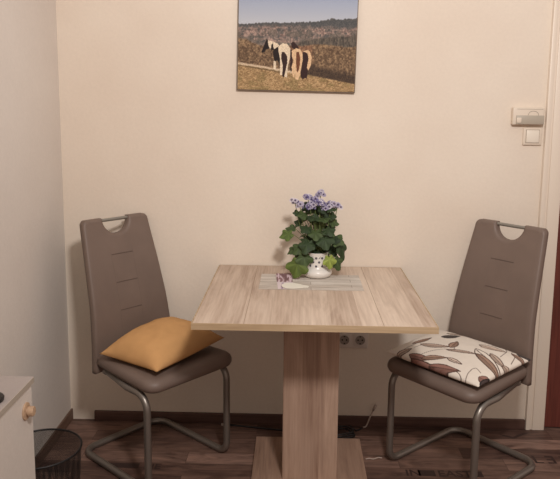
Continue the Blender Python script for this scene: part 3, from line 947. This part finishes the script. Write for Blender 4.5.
# flower clusters
FLW = [(293, 203.5, .0, 7, (.55, .35), (0, 0, 0)), (298, 207, -.02, 4, (.4, .5), 0), (306, 198.5, -.01, 9, (.15, .85), 0), (308.5, 207, -.035, 9, (.2, .8), 0),
       (318.5, 196.5, .0, 10, (.6, .3), 0), (318, 204.5, -.035, 9, (.25, .75), 0), (329, 206, -.015, 8, (.65, .3), 0), (335.5, 208, .0, 6, (.7, .25), 0), (313, 202, -.025, 7, (.15, .85), 0), (323, 209, -.03, 5, (.3, .6), 0)]
deep, pale, white, eye = np_lin((106, 98, 140)), np_lin((168, 160, 184)), np_lin((206, 198, 206)), np_lin((62, 48, 84))
for ci, (px, py, dy, nfl, (pw, pd), _) in enumerate(FLW):
    fv, ff, fc = [], [], []
    cc = Vector(P(px, py, dy)); rr = random.Random(100 + ci)
    for k in range(nfl):
        a = k * 2.4; q = math.sqrt((k + .5) / nfl)
        cen = cc + Vector((.017 * q * math.cos(a), .014 * q * math.sin(a) - .004, .010 * (1 - q) + rr.uniform(-.008, .008)))
        nrm = Vector((math.cos(a) * .7 * q, math.sin(a) * .5 * q - .75, .55 + rr.uniform(-.2, .2))).normalized()
        s = nrm.orthogonal().normalized(); t = nrm.cross(s)
        rad = rr.uniform(.0095, .0130)
        tipc = deep * rr.uniform(.8, 1.3) if rr.random() < pd * .72 else (pale if rr.random() < .7 else white)
        bi = len(fv)
        fv.append(tuple(cen + nrm * .0025)); fc.append(eye)
        np_ = 9
        for j in range(np_):
            b = 2 * PI * j / np_
            for db, r2, lift, cl in ((-.30, .0030, .0012, eye), (.30, .0030, .0012, eye), (.30, rad * .88, .001, tipc), (0, rad, .0005, tipc), (-.30, rad * .88, .001, tipc), (0, rad * .5, .002, white * .9 if rr.random() < .7 else tipc)):
                fv.append(tuple(cen + nrm * lift + s * (r2 * math.cos(b + db)) + t * (r2 * math.sin(b + db)))); fc.append(cl)
            o0 = bi + 1 + j * 6
            ff += [(bi, o0, o0 + 1), (o0, o0 + 5, o0 + 1), (o0 + 1, o0 + 5, o0 + 2), (o0 + 5, o0 + 3, o0 + 2), (o0 + 5, o0 + 4, o0 + 3), (o0, o0 + 4, o0 + 5)]
    fl = obj('flower_cluster', (fv, ff), M['petals'], plant)
    set_col(fl, np.array(fc))
    st = Vector((cc.x * .3, cc.y * .3, .10)); mid = (cc + st) / 2 + Vector((cc.x * .1, 0, 0))
    tube(stem_bm, smooth_path([st, mid, cc - Vector((0, -.002, .004))], 5), .0017, 6)
obj('stems', stem_bm, M['stem'], plant, smooth=True)

# ================================================================== CABINET
CZ, CXF, CYB = .66, -.768, 1.862
cab = thing('cabinet', 'low white cabinet with a wooden knob against the left wall', 'cabinet', (WALL_X + .014, 0, 0))
cxl = CXF - (WALL_X + .014)
obj('top_board', boxes(((0, 1.02, CZ - .017), (cxl, CYB, CZ), .0015)), plaster('cabinet_top_laminate', rgb(164, 152, 146), rgb(172, 160, 153)), cab)
obj('edge_strip', boxes(((cxl - .0005, 1.02, CZ - .0165), (cxl + .0012, CYB, CZ - .0005))), M['cab_edge'], cab)
bm = boxes(((.0, 1.03, .04), (cxl - .022, CYB - .012, CZ - .017), .001), ((.0, 1.05, 0), (cxl - .05, CYB - .03, .042)))
obj('carcass', bm, M['cab_white'], cab)
dr = obj('door', boxes(((cxl - .0215, 1.45, .045), (cxl - .004, CYB - .010, CZ - .020), .0015)), M['cab_white'], cab)
obj('door', boxes(((cxl - .0215, 1.035, .045), (cxl - .004, 1.447, CZ - .020), .0015)), M['cab_white'], cab)
def knob():
    bm = bmesh.new()
    lathe(bm, [(0, 0), (.0245, 0), (.0255, .002), (.0245, .005), (.0115, .0065), (.0110, .009), (.0145, .011), (.0145, .024), (.0125, .026), (0, .026)], 26)
    bmesh.ops.rotate(bm, verts=bm.verts[:], cent=(0, 0, 0), matrix=Matrix.Rotation(PI / 2, 3, 'Y'))
    return bm
obj('knob', knob(), M['knob_wood'], dr, (cxl - .0045, 1.802, .580), True)
# small black object on the cabinet top, mostly outside the frame
bm = bmesh.new()
lathe(bm, [(0, 0), (.030, 0), (.033, .003), (.034, .010), (.031, .014), (.020, .0165), (0, .017)], 28)
bk = obj('black_disc', bm, M['black'], None, (-.8165, 1.690, CZ + .0005), True)
tag(bk, 'small black rounded object on top of the white cabinet', 'gadget')

# ================================================================== WASTE BASKET
bx, by = -.884, 2.172
bin_ = thing('waste_basket', 'round black wire-mesh waste basket on floor beyond the cabinet', 'waste basket', (bx, by, 0))
n, m = 56, 10
H, RT, RB = .262, .1385, .122
vs, fs, uv = [], [], []
for i in range(m + 1):
    z = .008 + (H - .008) * i / m; r = RB + (RT - RB) * i / m
    for j in range(n + 1):
        a = 2 * PI * j / n; vs.append((r * math.cos(a), r * math.sin(a), z)); uv.append((j / n, i / m))
for i in range(m):
    for j in range(n):
        a = i * (n + 1) + j; fs.append((a, a + 1, a + n + 2, a + n + 1))
o = obj('mesh_wall', (vs, fs), M['bin_mesh'], bin_, smooth='all')
ul = o.data.uv_layers.new(name='UVMap')
for lp in o.data.loops: ul.data[lp.index].uv = uv[lp.vertex_index]
bm = bmesh.new(); tube(bm, [(RT * math.cos(a), RT * math.sin(a), H) for a in np.linspace(0, 2 * PI, 65)[:-1]]  , .0038, 8, closed=True)
obj('rim', bm, M['bin_black'], bin_, smooth='all')
bm = bmesh.new(); lathe(bm, [(0, .010), (RB, .010), (RB + .002, .006), (RB + .002, 0), (RB - .004, 0), (RB - .006, .007), (0, .007)], 48)
obj('bottom', bm, M['bin_black'], bin_, smooth=True)
bm = bmesh.new(); tube(bm, [(RB * math.cos(2.4), RB * math.sin(2.4), .008), (RT * math.cos(2.4), RT * math.sin(2.4), H)], .003, 6)
obj('seam_wire', bm, M['bin_black'], bin_, smooth=True)

# ================================================================== CORDS
bm = bmesh.new()
pts = [(-.30, 2.885, .004), (-.2, 2.87, .004), (-.05, 2.845, .004), (.05, 2.83, .004)]
for k in range(40):
    a = PI + k * .42
    pts.append((.195 + (.080 + .008 * math.sin(k * 1.3)) * math.cos(a), 2.815 + (.045 + .006 * math.sin(k * 2.1)) * math.sin(a), .004 + .0016 * k / 2.2))
pts += [(.285, 2.85, .008), (.315, 2.88, .004)]
tube(bm, smooth_path(pts, 3), .0038, 8)
cd = obj('power_cord', bm, M['cord_black'], None, None, 'all')
tag(cd, 'coiled black power cord on the floor behind the table base', 'cord')
bm = bmesh.new()
tube(bm, smooth_path([(.322, 2.884, .005), (.338, 2.892, .012), (.352, 2.896, .05), (.366, 2.898, .080), (.380, 2.902, .108)], 5), .0034, 8)
tube(bm, [(.366, 2.898, .082), (.380, 2.902, .108)], .006, 8)
wc = obj('cord', bm, M['cord_white'], None, None, 'all')
tag(wc, 'short pale cord rising in front of the back baseboard', 'cord')
bm = bmesh.new()
tube(bm, smooth_path([(.305, 2.612, .003), (.322, 2.618, .003), (.338, 2.612, .004), (.36, 2.625, .004), (.375, 2.622, .003)], 5), .0026, 8)
wc2 = obj('cord', bm, M['cord_white'], None, None, 'all')
tag(wc2, 'thin pale cord end on floor beside the table base plate', 'cord')
bm = boxes(((-.012, -.006, 0), (.012, .006, .010), .003, 2))
pg = obj('plug', bm, M['cord_white'], None, (-.318, 2.884, .0005), True)
tag(pg, 'tiny pale plug on the floor at the baseboard left of table', 'plug')

# ================================================================== LIGHT
ld = bpy.data.lights.new('ceiling_lamp', 'SPOT'); ld.energy = 172; ld.color = (1.0, .95, .925)
ld.shadow_soft_size = .14; ld.spot_size = math.radians(160); ld.spot_blend = 1.0
lo = bpy.data.objects.new('ceiling_lamp', ld); C.objects.link(lo)
lo.location = (.36, .45, 2.42)
lo.rotation_euler = (Vector((.25, 2.92, 1.7)) - Vector(lo.location)).to_track_quat('-Z', 'Y').to_euler()
w = bpy.data.worlds.new('room_light'); bpy.context.scene.world = w; w.use_nodes = True
nt = w.node_tree; bg = nt.nodes['Background']
tc = nt.nodes.new('ShaderNodeTexCoord'); sp = nt.nodes.new('ShaderNodeSeparateXYZ'); cr = nt.nodes.new('ShaderNodeValToRGB')
mr = nt.nodes.new('ShaderNodeMapRange'); mr.inputs['From Min'].default_value = -1; mr.inputs['From Max'].default_value = 1
nt.links.new(tc.outputs['Generated'], sp.inputs[0]); nt.links.new(sp.outputs['Z'], mr.inputs['Value'])
nt.links.new(mr.outputs[0], cr.inputs['Fac']); nt.links.new(cr.outputs[0], bg.inputs['Color'])
cr.color_ramp.elements[0].position = .32; cr.color_ramp.elements[0].color = (.60, .36, .28, 1)
e_ = cr.color_ramp.elements.new(.52); e_.color = (1.25, .86, .70, 1)
cr.color_ramp.elements[1].position = .8; cr.color_ramp.elements[1].color = (1, .875, .775, 1)
bg.inputs['Strength'].default_value = .59

# ================================================================== CAMERA
p_, r_, y_ = .147, -.010, .024
def rx(p): return Matrix(((1, 0, 0), (0, math.cos(p), math.sin(p)), (0, -math.sin(p), math.cos(p))))
Rz = Matrix(((math.cos(y_), -math.sin(y_), 0), (math.sin(y_), math.cos(y_), 0), (0, 0, 1)))
Ry = Matrix(((math.cos(r_), 0, math.sin(r_)), (0, 1, 0), (-math.sin(r_), 0, math.cos(r_))))
R = Rz @ rx(p_) @ Ry
cx_, cy_, cz_ = R.col[0], R.col[1], R.col[2]
M4 = Matrix((( cx_[0], cz_[0], -cy_[0], 0), (cx_[1], cz_[1], -cy_[1], 0), (cx_[2], cz_[2], -cy_[2], 1.462), (0, 0, 0, 1)))
cam = bpy.data.cameras.new('camera'); co = bpy.data.objects.new('camera', cam); C.objects.link(co)
co.matrix_world = M4
cam.sensor_fit = 'HORIZONTAL'; cam.sensor_width = 36; cam.lens = 36 * 668.5 / 560
cam.shift_y = (203.7 - 239.5) / 560
cam.clip_start = .02
bpy.context.scene.camera = co
vs_ = bpy.context.scene.view_settings
vs_.view_transform = 'Standard'; vs_.look = 'None'; vs_.exposure = 0; vs_.gamma = 1
